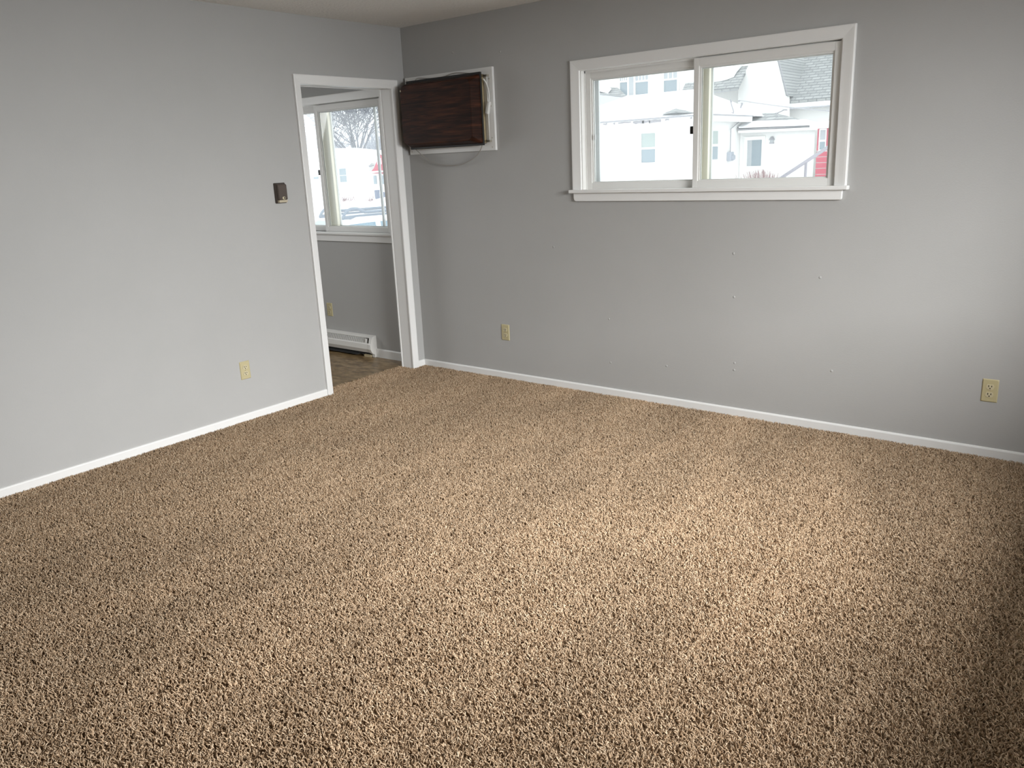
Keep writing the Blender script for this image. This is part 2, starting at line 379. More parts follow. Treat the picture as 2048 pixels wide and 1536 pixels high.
# picture window frame in the right wall (out of frame)
w3 = empty('window_3', (XR, -2.0, .895), 'white framed picture window in the wall on the right, out of frame', 'window', kind='structure')
mb = MB(); mb.box(XR + .03, XR + .08, -3.2, -3.15, 0.895, 2.1).box(XR + .03, XR + .08, -.85, -.8, 0.895, 2.1).box(XR + .03, XR + .08, -3.15, -.85, .895, .945).box(XR + .03, XR + .08, -3.15, -.85, 2.05, 2.1)
mb.build('frame', M['trim'], w3)
MB().box(XR - .04, XR + .03, -3.25, -.75, .875, .895).build('stool', M['trim'], w3)

# ---------------------------------------------------------------- carpet pile
def tufts(n, x0, x1, y0, y1, seed, ragged=False):
    rng = np.random.default_rng(seed)
    bx = rng.uniform(x0, x1, n); by = rng.uniform(y0, y1, n)
    if ragged:
        edge = x0 + .012 + .010 * np.sin(by * 9 + 1) + .006 * rng.standard_normal(n); k = bx > edge; bx, by = bx[k], by[k]; n = len(bx)
    ang = rng.uniform(0, 2 * np.pi, n); curl = rng.uniform(-1.9, 1.9, n)
    lean = rng.uniform(.35, 1.0, n); L = rng.uniform(.013, .019, n); R = rng.uniform(.0013, .0020, n); tone = np.clip(rng.normal(.5, .27, n), 0, 1)
    S = 5; K = 3
    P = np.zeros((n, S, 3)); P[:, 0] = np.stack([bx, by, np.full(n, ZF)], 1)
    prof = np.array([1.0, 1.05, 1.1, 1.0, .35])
    for s in range(1, S):
        t = (s - .5) / (S - 1)
        el = np.pi / 2 - lean * (0.25 + 1.35 * t)          # starts upright, lies over towards the tip
        a2 = ang + curl * t
        d = np.stack([np.cos(el) * np.cos(a2), np.cos(el) * np.sin(a2), np.sin(el)], 1)
        P[:, s] = P[:, s - 1] + d * (L / (S - 1))[:, None]
    V = np.zeros((n, S, K, 3))
    sx_, sy_ = -np.sin(ang), np.cos(ang)
    side = np.stack([sx_, sy_, np.zeros(n)], 1); upv = np.stack([-np.cos(ang) * .6, -np.sin(ang) * .6, np.full(n, .8)], 1)
    for k in range(K):
        th = 2 * np.pi * k / K
        off = side * math.cos(th) + upv * math.sin(th)
        for s in range(S): V[:, s, k] = P[:, s] + off * (R * prof[s])[:, None]
    idx = (np.arange(n) * S * K)[:, None, None]
    F = []
    for s in range(S - 1):
        for k in range(K):
            F.append([s * K + k, s * K + (k + 1) % K, (s + 1) * K + (k + 1) % K, (s + 1) * K + k])
    F = (np.array(F)[None] + idx).reshape(-1, 4)
    me = bpy.data.meshes.new('carpet_pile'); V = V.reshape(-1, 3)
    me.vertices.add(len(V)); me.vertices.foreach_set('co', V.ravel())
    me.loops.add(F.size); me.loops.foreach_set('vertex_index', F.ravel())
    me.polygons.add(len(F)); me.polygons.foreach_set('loop_start', np.arange(len(F)) * 4)
    me.polygons.foreach_set('use_smooth', np.ones(len(F), bool))
    me.update(); me.validate()
    at_ = me.attributes.new('tone', 'FLOAT', 'POINT'); at_.data.foreach_set('value', np.repeat(tone, S * K))
    me.materials.append(M['pile'])
    return me
TILE = .5
me = tufts(8600, -TILE / 2, TILE / 2, -TILE / 2, TILE / 2, 3)
pile = bpy.data.objects.new('carpet_pile', me); COL.objects.link(pile)
tag(pile, 'tan twist pile carpet covering the whole room floor', 'carpet', kind='stuff')
ng = bpy.data.node_groups.new('lay_carpet', 'GeometryNodeTree')
ng.interface.new_socket('Geometry', in_out='INPUT', socket_type='NodeSocketGeometry'); ng.interface.new_socket('Geometry', in_out='OUTPUT', socket_type='NodeSocketGeometry')
N = ng.nodes; gi = N.new('NodeGroupInput'); go = N.new('NodeGroupOutput')
nx, ny = math.ceil(XR / TILE), math.ceil(-YB / TILE)
gr = N.new('GeometryNodeMeshGrid'); gr.inputs['Size X'].default_value = XR - TILE; gr.inputs['Size Y'].default_value = -YB - TILE; gr.inputs['Vertices X'].default_value = nx; gr.inputs['Vertices Y'].default_value = ny
tr = N.new('GeometryNodeTransform'); tr.inputs['Translation'].default_value = (XR / 2, YB / 2, 0)
iop = N.new('GeometryNodeInstanceOnPoints')
rv = N.new('FunctionNodeRandomValue'); rv.data_type = 'INT'
ii = [s for s in rv.inputs if s.enabled]
for s in rv.inputs:
    if s.enabled and s.name == 'Min': s.default_value = 0
    if s.enabled and s.name == 'Max': s.default_value = 3
mu = N.new('ShaderNodeMath'); mu.operation = 'MULTIPLY'; mu.inputs[1].default_value = math.pi / 2
cxyz = N.new('ShaderNodeCombineXYZ'); e2r = N.new('FunctionNodeEulerToRotation')
L_ = ng.links
L_.new(gr.outputs[0], tr.inputs[0]); L_.new(tr.outputs[0], iop.inputs['Points']); L_.new(gi.outputs[0], iop.inputs['Instance'])
L_.new([s for s in rv.outputs if s.enabled][0], mu.inputs[0]); L_.new(mu.outputs[0], cxyz.inputs['Z']); L_.new(cxyz.outputs[0], e2r.inputs[0]); L_.new(e2r.outputs[0], iop.inputs['Rotation'])
L_.new(iop.outputs[0], go.inputs[0])
md = pile.modifiers.new('lay_carpet', 'NODES'); md.node_group = ng
me = tufts(4200, -.150, .012, -.922, -.138, 11, True)
thr = bpy.data.objects.new('carpet_edge', me); COL.objects.link(thr)
tag(thr, 'ragged edge of tan carpet pile in the doorway', 'carpet', kind='stuff')

# ================================================================ THINGS IN THE ROOM
# ---- wall outlets
def outlet(loc, fn, label):
    """fn(u, d, z): u along wall, d out of wall"""
    cu, cz = loc
    root = empty('wall_outlet', fn(cu, 0, cz), label, 'outlet', 'duplex wall outlets')
    def ring(w, h, d, c=.006):
        return [fn(cu + x, d, cz + z) for x, z in ((-w + c, -h), (w - c, -h), (w, -h + c), (w, h - c), (w - c, h), (-w + c, h), (-w, h - c), (-w, -h + c))]
    MB().loft([ring(.035, .057, 0, .002), ring(.035, .057, .002, .002), ring(.031, .053, .0055, .003)]).build('plate', M['ivory'], root)
    for s in (1, -1):
        zc = cz + s * .0195
        pts = []
        for k in range(20):
            an = 2 * math.pi * k / 20; x = .0172 * math.cos(an); z = max(-.0125, min(.0125, .0172 * math.sin(an))); pts.append((x, z))
        rec = MB().loft([[fn(cu + x, .005, zc + z) for x, z in pts], [fn(cu + x, .0078, zc + z) for x, z in pts]]).build('receptacle', M['ivory2'], root)
        for xs, hh in ((-.0065, .0048), (.0065, .0040)):
            mb = MB(); q = [fn(cu + xs + a * .0018, .0081, zc + .0035 + b * hh) for a, b in ((-1, -1), (1, -1), (1, 1), (-1, 1))]
            q2 = [fn(cu + xs + a * .0018, .006, zc + .0035 + b * hh) for a, b in ((-1, -1), (1, -1), (1, 1), (-1, 1))]
            mb.loft([q2, q]).build('slot', M['hole'], rec)
        pts = [(.0032 * math.cos(k * math.pi / 5), .0032 * math.sin(k * math.pi / 5)) for k in range(10)]
        MB().loft([[fn(cu + x, .006, zc - .0072 + z) for x, z in pts], [fn(cu + x, .0081, zc - .0072 + z) for x, z in pts]]).build('ground_hole', M['hole'], rec)
    pts = [(.0028 * math.cos(k * math.pi / 5), .0028 * math.sin(k * math.pi / 5)) for k in range(10)]
    MB().loft([[fn(cu + x, .005, cz + z) for x, z in pts], [fn(cu + x, .0067, cz + z) for x, z in pts]]).build('screw', M['metal'], root)
    return root
outlet((-1.583, .318), nl, 'ivory duplex outlet low on the left wall below the thermostat')
outlet((.829, .334), nb, 'ivory duplex outlet on the window wall below the air conditioner')
outlet((3.836, .333), nb, 'ivory duplex outlet at the right end of the window wall')
outlet((-1.095, .350), nb, 'ivory duplex outlet above the baseboard heater beyond the doorway')

# ---- thermostat
th = empty('thermostat', (0, -1.168, 1.315), 'small brown plastic thermostat on the left wall beside the doorway', 'thermostat')
def rr(fn, y0, y1, z0, z1, d, c): return [fn(y, d, z) for y, z in ((y0 + c, z0), (y1 - c, z0), (y1, z0 + c), (y1, z1 - c), (y1 - c, z1), (y0 + c, z1), (y0, z1 - c), (y0, z0 + c))]
MB().loft([rr(nl, -1.210, -1.128, 1.312, 1.437, 0, .004), rr(nl, -1.210, -1.128, 1.312, 1.437, .008, .004), rr(nl, -1.206, -1.132, 1.316, 1.433, .014, .006)]).build('base_plate', M['brown_pl2'], th)
MB().loft([rr(nl, -1.200, -1.136, 1.332, 1.429, .014, .004), rr(nl, -1.202, -1.134, 1.331, 1.430, .018, .004), rr(nl, -1.200, -1.136, 1.333, 1.427, .032, .005), rr(nl, -1.195, -1.141, 1.337, 1.423, .036, .006)]).build('cover', M['brown_pl'], th)
MB().loft([rr(nl, -1.200, -1.136, 1.316, 1.3325, .013, .002), rr(nl, -1.199, -1.137, 1.317, 1.332, .030, .003)]).build('scale_strip', M['gold'], th)
MB().loft([rr(nl, -1.178, -1.156, 1.336, 1.352, .030, .005), rr(nl, -1.178, -1.156, 1.336, 1.352, .0372, .005)]).build('dial_window', M['ivory2'], th)
MB().loft([rr(nl, -1.168, -1.159, 1.339, 1.349, .036, .003), rr(nl, -1.168, -1.159, 1.339, 1.349, .0382, .003)]).build('dial_hole', M['hole'], th)

# ---- air conditioner in a wall sleeve, with wood-grain front
ac = empty('air_conditioner', (.43, 0, 1.6), 'wall air conditioner with dark wood-grain front on a white mounting board', 'air conditioner')
mb = MB()
for a in ((.031, .092, 1.580, 2.103), (.758, .831, 1.580, 2.103), (.092, .758, 1.580, 1.627), (.092, .758, 2.063, 2.103)): mb.box(a[0], a[1], -.020, 0, a[2], a[3])
mb.build('mounting_board', M['trim'], ac)
MB().box(.095, .757, -.065, .32, 1.63, 2.06).build('sleeve', M['tan'], ac)
frame = MB().loft([[(.092, -.060, 1.614), (.776, -.060, 1.614), (.776, -.060, 2.074), (.092, -.060, 2.074)], [(.092, -.075, 1.614), (.776, -.075, 1.614), (.776, -.075, 2.074), (.092, -.075, 2.074)]]).build('cabinet_rim', M['black'], ac, bevel=.003)
def rrect(x0, x1, z0, z1, y, r, n=5):
    pts = []
    for cx_, cz_, a0 in ((x1 - r, z1 - r, 0), (x0 + r, z1 - r, 90), (x0 + r, z0 + r, 180), (x1 - r, z0 + r, 270)):
        for k in range(n):
            an = math.radians(a0 + 90 * k / (n - 1)); pts.append((cx_ + r * math.cos(an), y, cz_ + r * math.sin(an)))
    return pts
cov = MB().loft([rrect(.100, .770, 1.626, 2.060, -.074, .012), rrect(.099, .768, 1.628, 2.058, -.086, .016), rrect(.098, .750, 1.643, 2.042, -.140, .042), rrect(.100, .7475, 1.6455, 2.0395, -.147, .042), rrect(.104, .743, 1.650, 2.035, -.1505, .040)]).build('front_cover', M['wood'], ac)
MB().box(.105, .113, -.1525, -.148, 2.000, 2.012).build('badge', M['gold'], cov)
MB().tube([(.796, -.034, 1.640), (.796, -.034, 2.050)], .0048, 8).build('side_rod', M['wplug'], ac, smooth=True)
for z in (1.640, 2.050): MB().box(.760, .803, -.042, -.020, z - .006, z + .006).build('rod_bracket', M['metal'], ac)
for x, z in ((.805, 2.03), (.808, 1.66), (.806, 1.60), (.812, 1.86), (.05, 2.085), (.05, 1.6)): MB().disc((x, -.020, z), (0, -1, 0), .004, .002, 10).build('screw', M['metal'], ac)
def smoothpath(pts, n=8):
    P = [Vector(p) for p in pts]; out = []
    for i in range(len(P) - 1):
        p0, p1, p2, p3 = P[max(i - 1, 0)], P[i], P[i + 1], P[min(i + 2, len(P) - 1)]
        for k in range(n):
            t = k / n; out.append(.5 * ((2 * p1) + (p2 - p0) * t + (2 * p0 - 5 * p1 + 4 * p2 - p3) * t * t + (3 * p1 - p0 - 3 * p2 + p3) * t ** 3))
    return out + [P[-1]]
A = lambda px, py, y: tuple(at(px, py, y))
pl = [(.782, -.052, 2.03), A(972, 166, -.04), A(976.5, 180, -.035), A(978, 193, -.032), A(977.5, 203, -.03)]
MB().tube(smoothpath(pl), .0052, 8).build('power_cord', M['wplug'], ac, smooth=True)
c0 = at(978.5, 203, -.035); c1 = at(974.5, 227.5, -.035); dv = (c1 - c0).normalized(); sv = Vector((dv.z, 0, -dv.x)) * .0115
pl = MB().loft([[c0 - sv * .7 + Vector((0, .012, 0)), c0 + sv * .7 + Vector((0, .012, 0)), c0 + sv * .7 - Vector((0, .012, 0)), c0 - sv * .7 - Vector((0, .012, 0))],
           [c1 - sv + Vector((0, .012, 0)), c1 + sv + Vector((0, .012, 0)), c1 + sv - Vector((0, .012, 0)), c1 - sv - Vector((0, .012, 0))]]).build('plug', M['wplug'], ac, bevel=.003)
for s in (-.5, .5):
    q = c1 + sv * s; MB().tube([q, q + dv * .016], .0016, 6).build('prong', M['metal'], pl)
lp = [A(829, 296, -.055), A(836, 303, -.05), A(850, 315, -.04), A(868, 325, -.03), A(887, 330, -.028), A(905, 331, -.028), A(925, 328, -.028), A(945, 318, -.03), A(958, 305, -.035), A(964, 292, -.05), A(965, 280, -.055)]
MB().tube(smoothpath(lp), .0034, 8).build('hanging_cable', M['cord'], ac, smooth=True)
lp = [A(828, 165, -.05), A(833, 158, -.035), A(840, 156, -.03), A(860, 157, -.03), A(885, 154, -.035), A(905, 147, -.03), A(920, 145.5, -.03), A(940, 147, -.035), A(950, 149, -.05)]
MB().tube(smoothpath(lp), .0030, 8).build('top_cable', M['cord'], ac, smooth=True)

# ---- baseboard heater beyond the doorway
hx0, hx1 = -1.75, -.542
ht = empty('baseboard_heater', (hx0, 0, 0), 'white electric baseboard heater under the window beyond the doorway', 'heater')
MB().box(hx0, hx1 - .03, -.006, 0, .012, .176).build('back_panel', M['heater'], ht)
MB().prism([(hx0, -.006, .176), (hx0, -.030, .171), (hx0, -.044, .163), (hx0, -.044, .158), (hx0, -.030, .164), (hx0, -.006, .168)], (hx1 - .03 - hx0, 0, 0)).build('top_lip', M['heater'], ht)
MB().prism([(hx0, -.058, .118), (hx0, -.066, .110), (hx0, -.068, .070), (hx0, -.052, .038), (hx0, -.047, .038), (hx0, -.062, .070), (hx0, -.060, .108), (hx0, -.055, .114)], (hx1 - .03 - hx0, 0, 0)).build('front_panel', M['heater'], ht)
MB().box(hx0, hx1 - .03, -.032, -.006, .014, .152).build('dark_liner', M['dark'], ht)  # dark liner standing in for the shade between the fins
x = hx1 - .085
while x > hx0 + .04:
    MB().prism([(x, -.055, .112), (x, -.052, .112), (x + .003, -.040, .156), (x + .003, -.043, .156)], (-.0045, 0, 0)).build('fin', M['heater'], ht); x -= .0118
MB().box(hx1 - .082, hx1 - .066, -.054, -.012, .112, .150).build('end_fin', M['heater'], ht)
MB().prism([(hx1 - .030, 0, .176), (hx1 - .030, -.030, .172), (hx1 - .030, -.050, .160), (hx1 - .030, -.062, .118), (hx1 - .030, -.070, .108), (hx1 - .030, -.071, .070), (hx1 - .030, -.055, .036), (hx1 - .030, -.030, .022), (hx1 - .030, -.030, -.002), (hx1 - .030, 0, -.002)], (.030, 0, 0)).build('end_cap', M['heater'], ht)
MB().box(hx1 - .11, hx1 - .03, -.050, -.034, -.002, .018).build('foot', M['tan'], ht)
MB().box(hx0, hx1 - .18, -.062, -.020, .010, .016).build('bottom_tray', M['dark'], ht)

# ================================================================ OUTDOORS
GZ = -1.2
struct(MB().box(-170, 90, .16, 190, GZ - .5, GZ).build('ground', M['snow']), 'snow covered ground outside the windows', 'snow')

def rectpx(px0, px1, py0, py1, Y):
    """world x0,x1,z0,z1 of a pixel rectangle on the plane y = Y"""
    a = at(px0, (py0 + py1) / 2, Y); b = at(px1, (py0 + py1) / 2, Y); c = (px0 + px1) / 2
    return a.x, b.x, at(c, py1, Y).z, at(c, py0, Y).z
def house_window(parent, x0, x1, z0, z1, Y, mats, split=.5, grid=0, fw=.1, mr_=.035):
    """double-hung window in a wall facing -y; a frame with two panes"""
    f = frame_rect(x0 - fw, x1 + fw, z0 - fw, z1 + fw, fw, fw, fw, fw, Y - .05, Y + .02).build('window_frame', M['siding'], parent)
    zm = z0 + (z1 - z0) * split
    MB().box(x0, x1, Y - .03, Y + .01, zm - mr_, zm + mr_).build('meeting_rail', M['siding'], f)
    MB().box(x0, x1, Y - .012, Y + .01, z0, zm - mr_).build('pane', mats[0], f)
    MB().box(x0, x1, Y - .02, Y + .01, zm + mr_, z1).build('pane', mats[1], f)
    for k in range(grid):
        gx = x0 + (x1 - x0) * (k + 1) / (grid + 1); MB().box(gx - .02, gx + .02, Y - .035, Y, zm, z1).build('muntin', M['siding'], f)
    return f

# ---- white single-storey house with snowy hip roof
Y1 = 22.0
xc = at(1404, 236, Y1).x; xl = at(1110, 250, Y1).x; ze = at(1290, 244, Y1).z
Y2 = [y for y in np.arange(22.2, 30, .05) if (lambda q: q)(atx(1473, 240, xc).y) <= y][0]
hA = empty('white_house', ((xl + xc) / 2, Y1 + 4, GZ), 'low white house with snow heaped on its hip roof', 'house')
MB().box(xl, xc, Y1, Y1 + 5.3, GZ, ze).build('wall', M['siding'], hA)
ov = .35
e0, e1 = (xl - ov, Y1 - ov), (xc + ov, Y1 - ov); zt = at(1300, 187, Y1 + 3.6).z
roof = MB(); b4 = [(xl - ov, Y1 - ov, ze + .1), (xc + ov, Y1 - ov, ze + .1), (xc + ov, Y1 + 5.4, ze + .1), (xl - ov, Y1 + 5.4, ze + .1)]
tpx = at(1385, 187, Y1 + 3.6).x; tpl = at(1255, 187, Y1 + 3.6).x
t4 = [(tpl, Y1 + 3.6, zt), (tpx, Y1 + 3.6, zt), (tpx, Y1 + 4.2, zt), (tpl, Y1 + 4.2, zt)]
roof.loft([[Vector(p) + Vector((0, 0, -.02)) for p in b4], b4, t4]); roof.build('snow_roof', M['snow'], hA)
MB().box(xl - ov, xc + ov, Y1 - ov - .02, Y1 - ov + .02, ze - .13, ze + .06).build('fascia', M['siding'], hA)
MB().box(xl - ov, xc + ov, Y1 - ov - .07, Y1 - ov - .02, ze + .055, ze + .105).build('gutter', M['gutter'], hA)
MB().box(xc + ov - .02, xc + ov + .02, Y1 - ov, Y1 + 3.4, ze - .13, ze + .06).build('fascia', M['siding'], hA)
MB().box(xc + ov + .02, xc + ov + .07, Y1 - ov, Y1 + 3.4, ze + .06, ze + .10).build('gutter', M['gutter'], hA)
rng = random.Random(4)
for (px0, px1, py, hh) in ((1206, 1214, 243.5, .05), (1226, 1230, 242.5, .05), (1236, 1262, 241.5, .035), (1266, 1288, 240.5, .09), (1284, 1300, 239, .10), (1298, 1322, 236.5, .12), (1330, 1338, 236, .05), (1380, 1384, 232, .05)):
    q0 = at(px0, py, Y1 - ov - .03); q1 = at(px1, py, Y1 - ov - .03); n = 5; top = []; bot = []
    for k in range(n):
        t = k / (n - 1); top.append((q0.x + (q1.x - q0.x) * t, Y1 - ov - .03, ze + .02 + rng.uniform(0, .02))); bot.append((q0.x + (q1.x - q0.x) * t, Y1 - ov - .03, ze + .02 - hh * rng.uniform(.5, 1.1)))
    MB().prism(top + bot[::-1], (0, .012, 0)).build('peeled_patch', M['peel'], hA)
# bare shingles showing through the snow
p3 = lambda px, py, Y: Vector(at(px, py, Y))
a_, b_, c_, d_ = p3(1322, 229, Y1 - .15), p3(1352, 216, Y1 + .9), p3(1390, 225.5, Y1 - .15), p3(1352, 224, Y1 - .4)
MB().add([a_, b_, c_, d_, b_ + Vector((0, 1.2, -.1))], [(0, 3, 1), (3, 2, 1), (0, 1, 4), (1, 2, 4), (0, 4, 2, 3)]).build('bare_shingles', M['shingle'], hA)
r_ = rectpx(1283.5, 1311.5, 266.5, 325, Y1); house_window(hA, r_[0], r_[1], r_[2], r_[3], Y1, (M['hglass'], M['hshade']), .49)
# side window, meter and bracket on the side wall (facing +x)
qa, qb = atx(1419, 278, xc), atx(1433, 278, xc); z0_, z1_ = atx(1427, 319, xc).z, atx(1427, 262, xc).z; zm = (z0_ + z1_) / 2
f = MB().box(xc - .01, xc + .05, qa.y - .1, qb.y + .1, z0_ - .1, z1_ + .1).build('window_frame', M['siding'], hA)
MB().box(xc, xc + .06, qa.y, qb.y, z0_, zm - .04).build('pane', M['hglass'], f); MB().box(xc, xc + .06, qa.y, qb.y, zm + .04, z1_).build('pane', M['hshade'], f)
mq = atx(1456, 313, xc)
mt = empty('electric_meter', (xc, mq.y, mq.z - .2), 'grey electric meter box on the side of the low white house', 'meter')
z0_, z1_ = atx(1456, 322, xc).z, atx(1456, 304, xc).z
MB().box(xc, xc + .16, mq.y - .12, mq.y + .16, z0_, z1_).build('box', M['meter'], mt, bevel=.02)
MB().disc((xc + .16, mq.y + .02, z0_ + .12), (1, 0, 0), .09, .08, 12).build('dial', M['meter'], mt)
MB().tube([(xc + .08, mq.y, z1_), (xc + .08, mq.y, atx(1458, 258, xc).z), (xc + .08, mq.y + .9, atx(1470, 240, xc).z)], .018, 6).build('conduit', M['gutter'], mt)

# ---- taller white house behind it, with front gable and grey roofs
Y3 = 29.6
hB = empty('tall_white_house', (at(1380, 200, Y3).x, Y3 + 5, GZ), 'two storey white house behind the low house, grey shingle roof', 'house')
ux0, ux1 = at(1150, 170, Y3).x, at(1500, 170, Y3).x; uz1 = at(1330, 60, Y3).z
MB().box(ux0, ux1, Y3, Y3 + 8, GZ, uz1).build('wall', M['siding'], hB)
for (a0, a1, py0, py1, g) in ((1240.5, 1255.5, 130, 191, 3), (1271.5, 1297, 128, 189, 3), (1328.5, 1355, 122, 187, 2)):
    r_ = rectpx(a0, a1, py0, py1, Y3); sp = {1240.5: .46, 1271.5: .44, 1328.5: .44}[a0]
    house_window(hB, r_[0], r_[1], r_[2], r_[3], Y3, (M['hglass'], M['curtain']), sp, g)
r_ = rectpx(1259, 1268, 130, 192, Y3); MB().box(r_[0], r_[1], Y3 - .06, Y3, r_[2], r_[3]).build('shutter', M['curtain'], hB)
# left porch roof
def slab(pts, th=.12): return MB().prism(pts, (0, .03, -th))
slab([p3(1185, 186, Y3 - 1.6), p3(1256, 194, Y3 - 1.6), p3(1236, 176, Y3 - .05), p3(1215, 174.5, Y3 - .05), p3(1185, 178, Y3 - .05)]).build('porch_roof', M['shingle'], hB)
slab([p3(1184, 182, Y3 - 1.0), p3(1200, 183, Y3 - 1.1), p3(1216, 187, Y3 - 1.15), p3(1222, 180, Y3 - .6), p3(1214, 175, Y3 - .1), p3(1184, 176, Y3 - .1)], -.06).build('porch_snow', M['snow'], hB)
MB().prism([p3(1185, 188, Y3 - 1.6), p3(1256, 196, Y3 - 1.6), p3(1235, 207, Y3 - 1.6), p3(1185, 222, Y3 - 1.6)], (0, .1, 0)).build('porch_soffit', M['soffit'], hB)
# pent roof left of the gable, snow lying on its upper part
pr = [p3(1362, 186, Y3 - 1.6), p3(1476, 173, Y3 - 1.6), p3(1500, 124, Y3 + .3), p3(1390, 124, Y3 + .3)]
slab(pr).build('side_roof', M['shingle'], hB)
up = Vector((0, -.04, .05))
slab([p + up for p in (p3(1371, 168, Y3 - .95), p3(1390, 165.5, Y3 - .95), p3(1426, 163.5, Y3 - 1.0), p3(1452, 158, Y3 - 1.0), p3(1468, 152, Y3 - .85), p3(1474, 142, Y3 - .5), p3(1482, 133, Y3 - .1), p3(1496, 118, Y3 + .3), p3(1380, 118, Y3 + .3))], .09).build('roof_snow', M['snow'], hB)
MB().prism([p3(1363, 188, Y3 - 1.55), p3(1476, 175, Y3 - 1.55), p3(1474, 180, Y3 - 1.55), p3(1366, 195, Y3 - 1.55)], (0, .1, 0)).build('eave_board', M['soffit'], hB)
# front gable
gp = [p3(1476, 300, Y3 - .4), p3(1476, 172, Y3 - .4), p3(1497, 131, Y3 - .4), p3(1528, 62, Y3 - .4), p3(1557.5, 124, Y3 - .4), p3(1574, 190, Y3 - .4), p3(1574, 300, Y3 - .4)]
MB().prism(gp, (0, .3, 0)).build('gable', M['siding'], hB)
MB().prism([p3(1528, 60, Y3 - .5), p3(1558.5, 122, Y3 - .5), p3(1575.5, 192, Y3 - .5), p3(1572, 192, Y3 - .5), p3(1555.5, 124, Y3 - .5), p3(1527, 64, Y3 - .5)], (0, 4, 0)).build('gable_roof', M['shingle'], hB)
MB().prism([p3(1556, 121, Y3 - .56), p3(1558, 121, Y3 - .56), p3(1575, 190, Y3 - .56), p3(1573.5, 190, Y3 - .56)], (0, .05, 0)).build('rake_board', M['gutter'], hB)
# right wing with the large grey roof
Y4 = 29.5
slab([p3(1555, 203, Y4), p3(1700, 191, Y4), p3(1700, 20, Y4 + 6.5), p3(1520, 60, Y4 + 6.5)]).build('main_roof', M['shingle'], hB)
slab([p + up for p in (p3(1648, 108, Y4 + 4.3), p3(1651, 118, Y4 + 4.0), p3(1656, 126, Y4 + 3.8), p3(1664, 128, Y4 + 3.8), p3(1690, 120, Y4 + 3.8), p3(1690, 95, Y4 + 4.6))], -.05).build('roof_snow', M['snow'], hB)
MB().prism([p3(1555, 205.5, Y4 + .05), p3(1700, 193, Y4 + .05), p3(1700, 197, Y4 + .05), p3(1555, 208, Y4 + .05)], (0, .08, 0)).build('eave_board', M['siding'], hB)
ex0, ex1 = at(1556, 230, Y4).x, at(1712, 230, Y4).x; zb_ = at(1600, 206, Y4).z - .15
MB().box(ex0, ex1, Y4 + .5, Y4 + 7, GZ, zb_).build('wing_wall', M['siding'], hB)
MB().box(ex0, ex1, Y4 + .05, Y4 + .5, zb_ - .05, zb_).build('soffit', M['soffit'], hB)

# ---- entry annex with small hip roof
Y5 = float(Y2) + .3
hC = empty('entry_annex', (at(1550, 300, Y5).x, Y5 + 1.5, GZ), 'white entry annex with small grey hip roof and a wide window', 'annex')
ax0, ax1 = xc, at(1628, 300, Y5).x; az = at(1550, 261, Y5).z
MB().box(ax0 + .01, ax1, Y5, Y5 + 2.2, GZ, az).build('wall', M['siding'], hC)
rb = [p3(1476, 258, Y5 - .3), p3(1640, 251, Y5 - .3), p3(1613, 242, Y5 + .6), p3(1553, 226.5, Y5 + 1.8), p3(1507, 226, Y5 + 1.8)]
slab(rb, .08).build('roof', M['shingle'], hC)
MB().tube([p3(1552, 226.5, Y5 + 1.75), p3(1563, 243, Y5 + .55)], .03, 5).build('hip_ridge', M['gutter'], hC)
MB().tube([p3(1476, 257.5, Y5 - .3), p3(1507, 226, Y5 + 1.8)], .03, 5).build('hip_ridge', M['gutter'], hC)
slab([p + Vector((0, -.05, .06)) for p in (p3(1478, 257, Y5 - .3), p3(1640, 250.5, Y5 - .3), p3(1613, 242, Y5 + .6), p3(1570, 244, Y5 + .45), p3(1520, 244.5, Y5 + .45), p3(1492, 247, Y5 + .3))], .05).build('roof_snow', M['snow'], hC)
MB().prism([p3(1475, 258.5, Y5 - .35), p3(1600, 252.8, Y5 - .35), p3(1600, 253.8, Y5 - .35), p3(1475, 260.5, Y5 - .35)], (0, .06, 0)).build('gutter', M['gutter'], hC)
MB().prism([p3(1476, 261, Y5 - .32), p3(1640, 254, Y5 - .32), p3(1640, 259, Y5 - .32), p3(1476, 266.5, Y5 - .32)], (0, .06, 0)).build('fascia', M['siding'], hC)
r_ = rectpx(1495, 1524, 280, 332, Y5)
f = frame_rect(r_[0] - .12, r_[1] + .12, r_[2] - .12, r_[3] + .12, .12, .12, .12, .12, Y5 - .06, Y5 + .02).build('window_frame', M['siding'], hC)
MB().box(r_[0] + (r_[1] - r_[0]) * .3, r_[1], Y5 - .02, Y5 + .01, r_[2], r_[3]).build('pane', M['hglass'], f)
MB().box(r_[0], r_[0] + (r_[1] - r_[0]) * .3, Y5 - .02, Y5 + .01, r_[2], r_[3]).build('curtain', M['curtain'], f)
lq = at(1545, 278, Y5)
lm = empty('porch_lamp', (lq.x, Y5, lq.z), 'small dark wall lamp beside the wide window of the annex', 'lamp')
MB().loft([[(lq.x + sx_ * .09, Y5 - d, lq.z - .03) for sx_, d in ((-1, 0), (1, 0), (1, .14), (-1, .14))], [(lq.x + sx_ * .03, Y5 - d, lq.z + .09) for sx_, d in ((-1, 0), (1, 0), (1, .08), (-1, .08))]]).build('hood', M['gutter'], lm)
MB().box(lq.x - .07, lq.x + .07, Y5 - .12, Y5, lq.z - .16, lq.z - .12).build('base', M['gutter'], lm)
MB().box(lq.x - .05, lq.x + .05, Y5 - .10, Y5, lq.z - .12, lq.z - .03).build('globe', M['curtain'], lm)

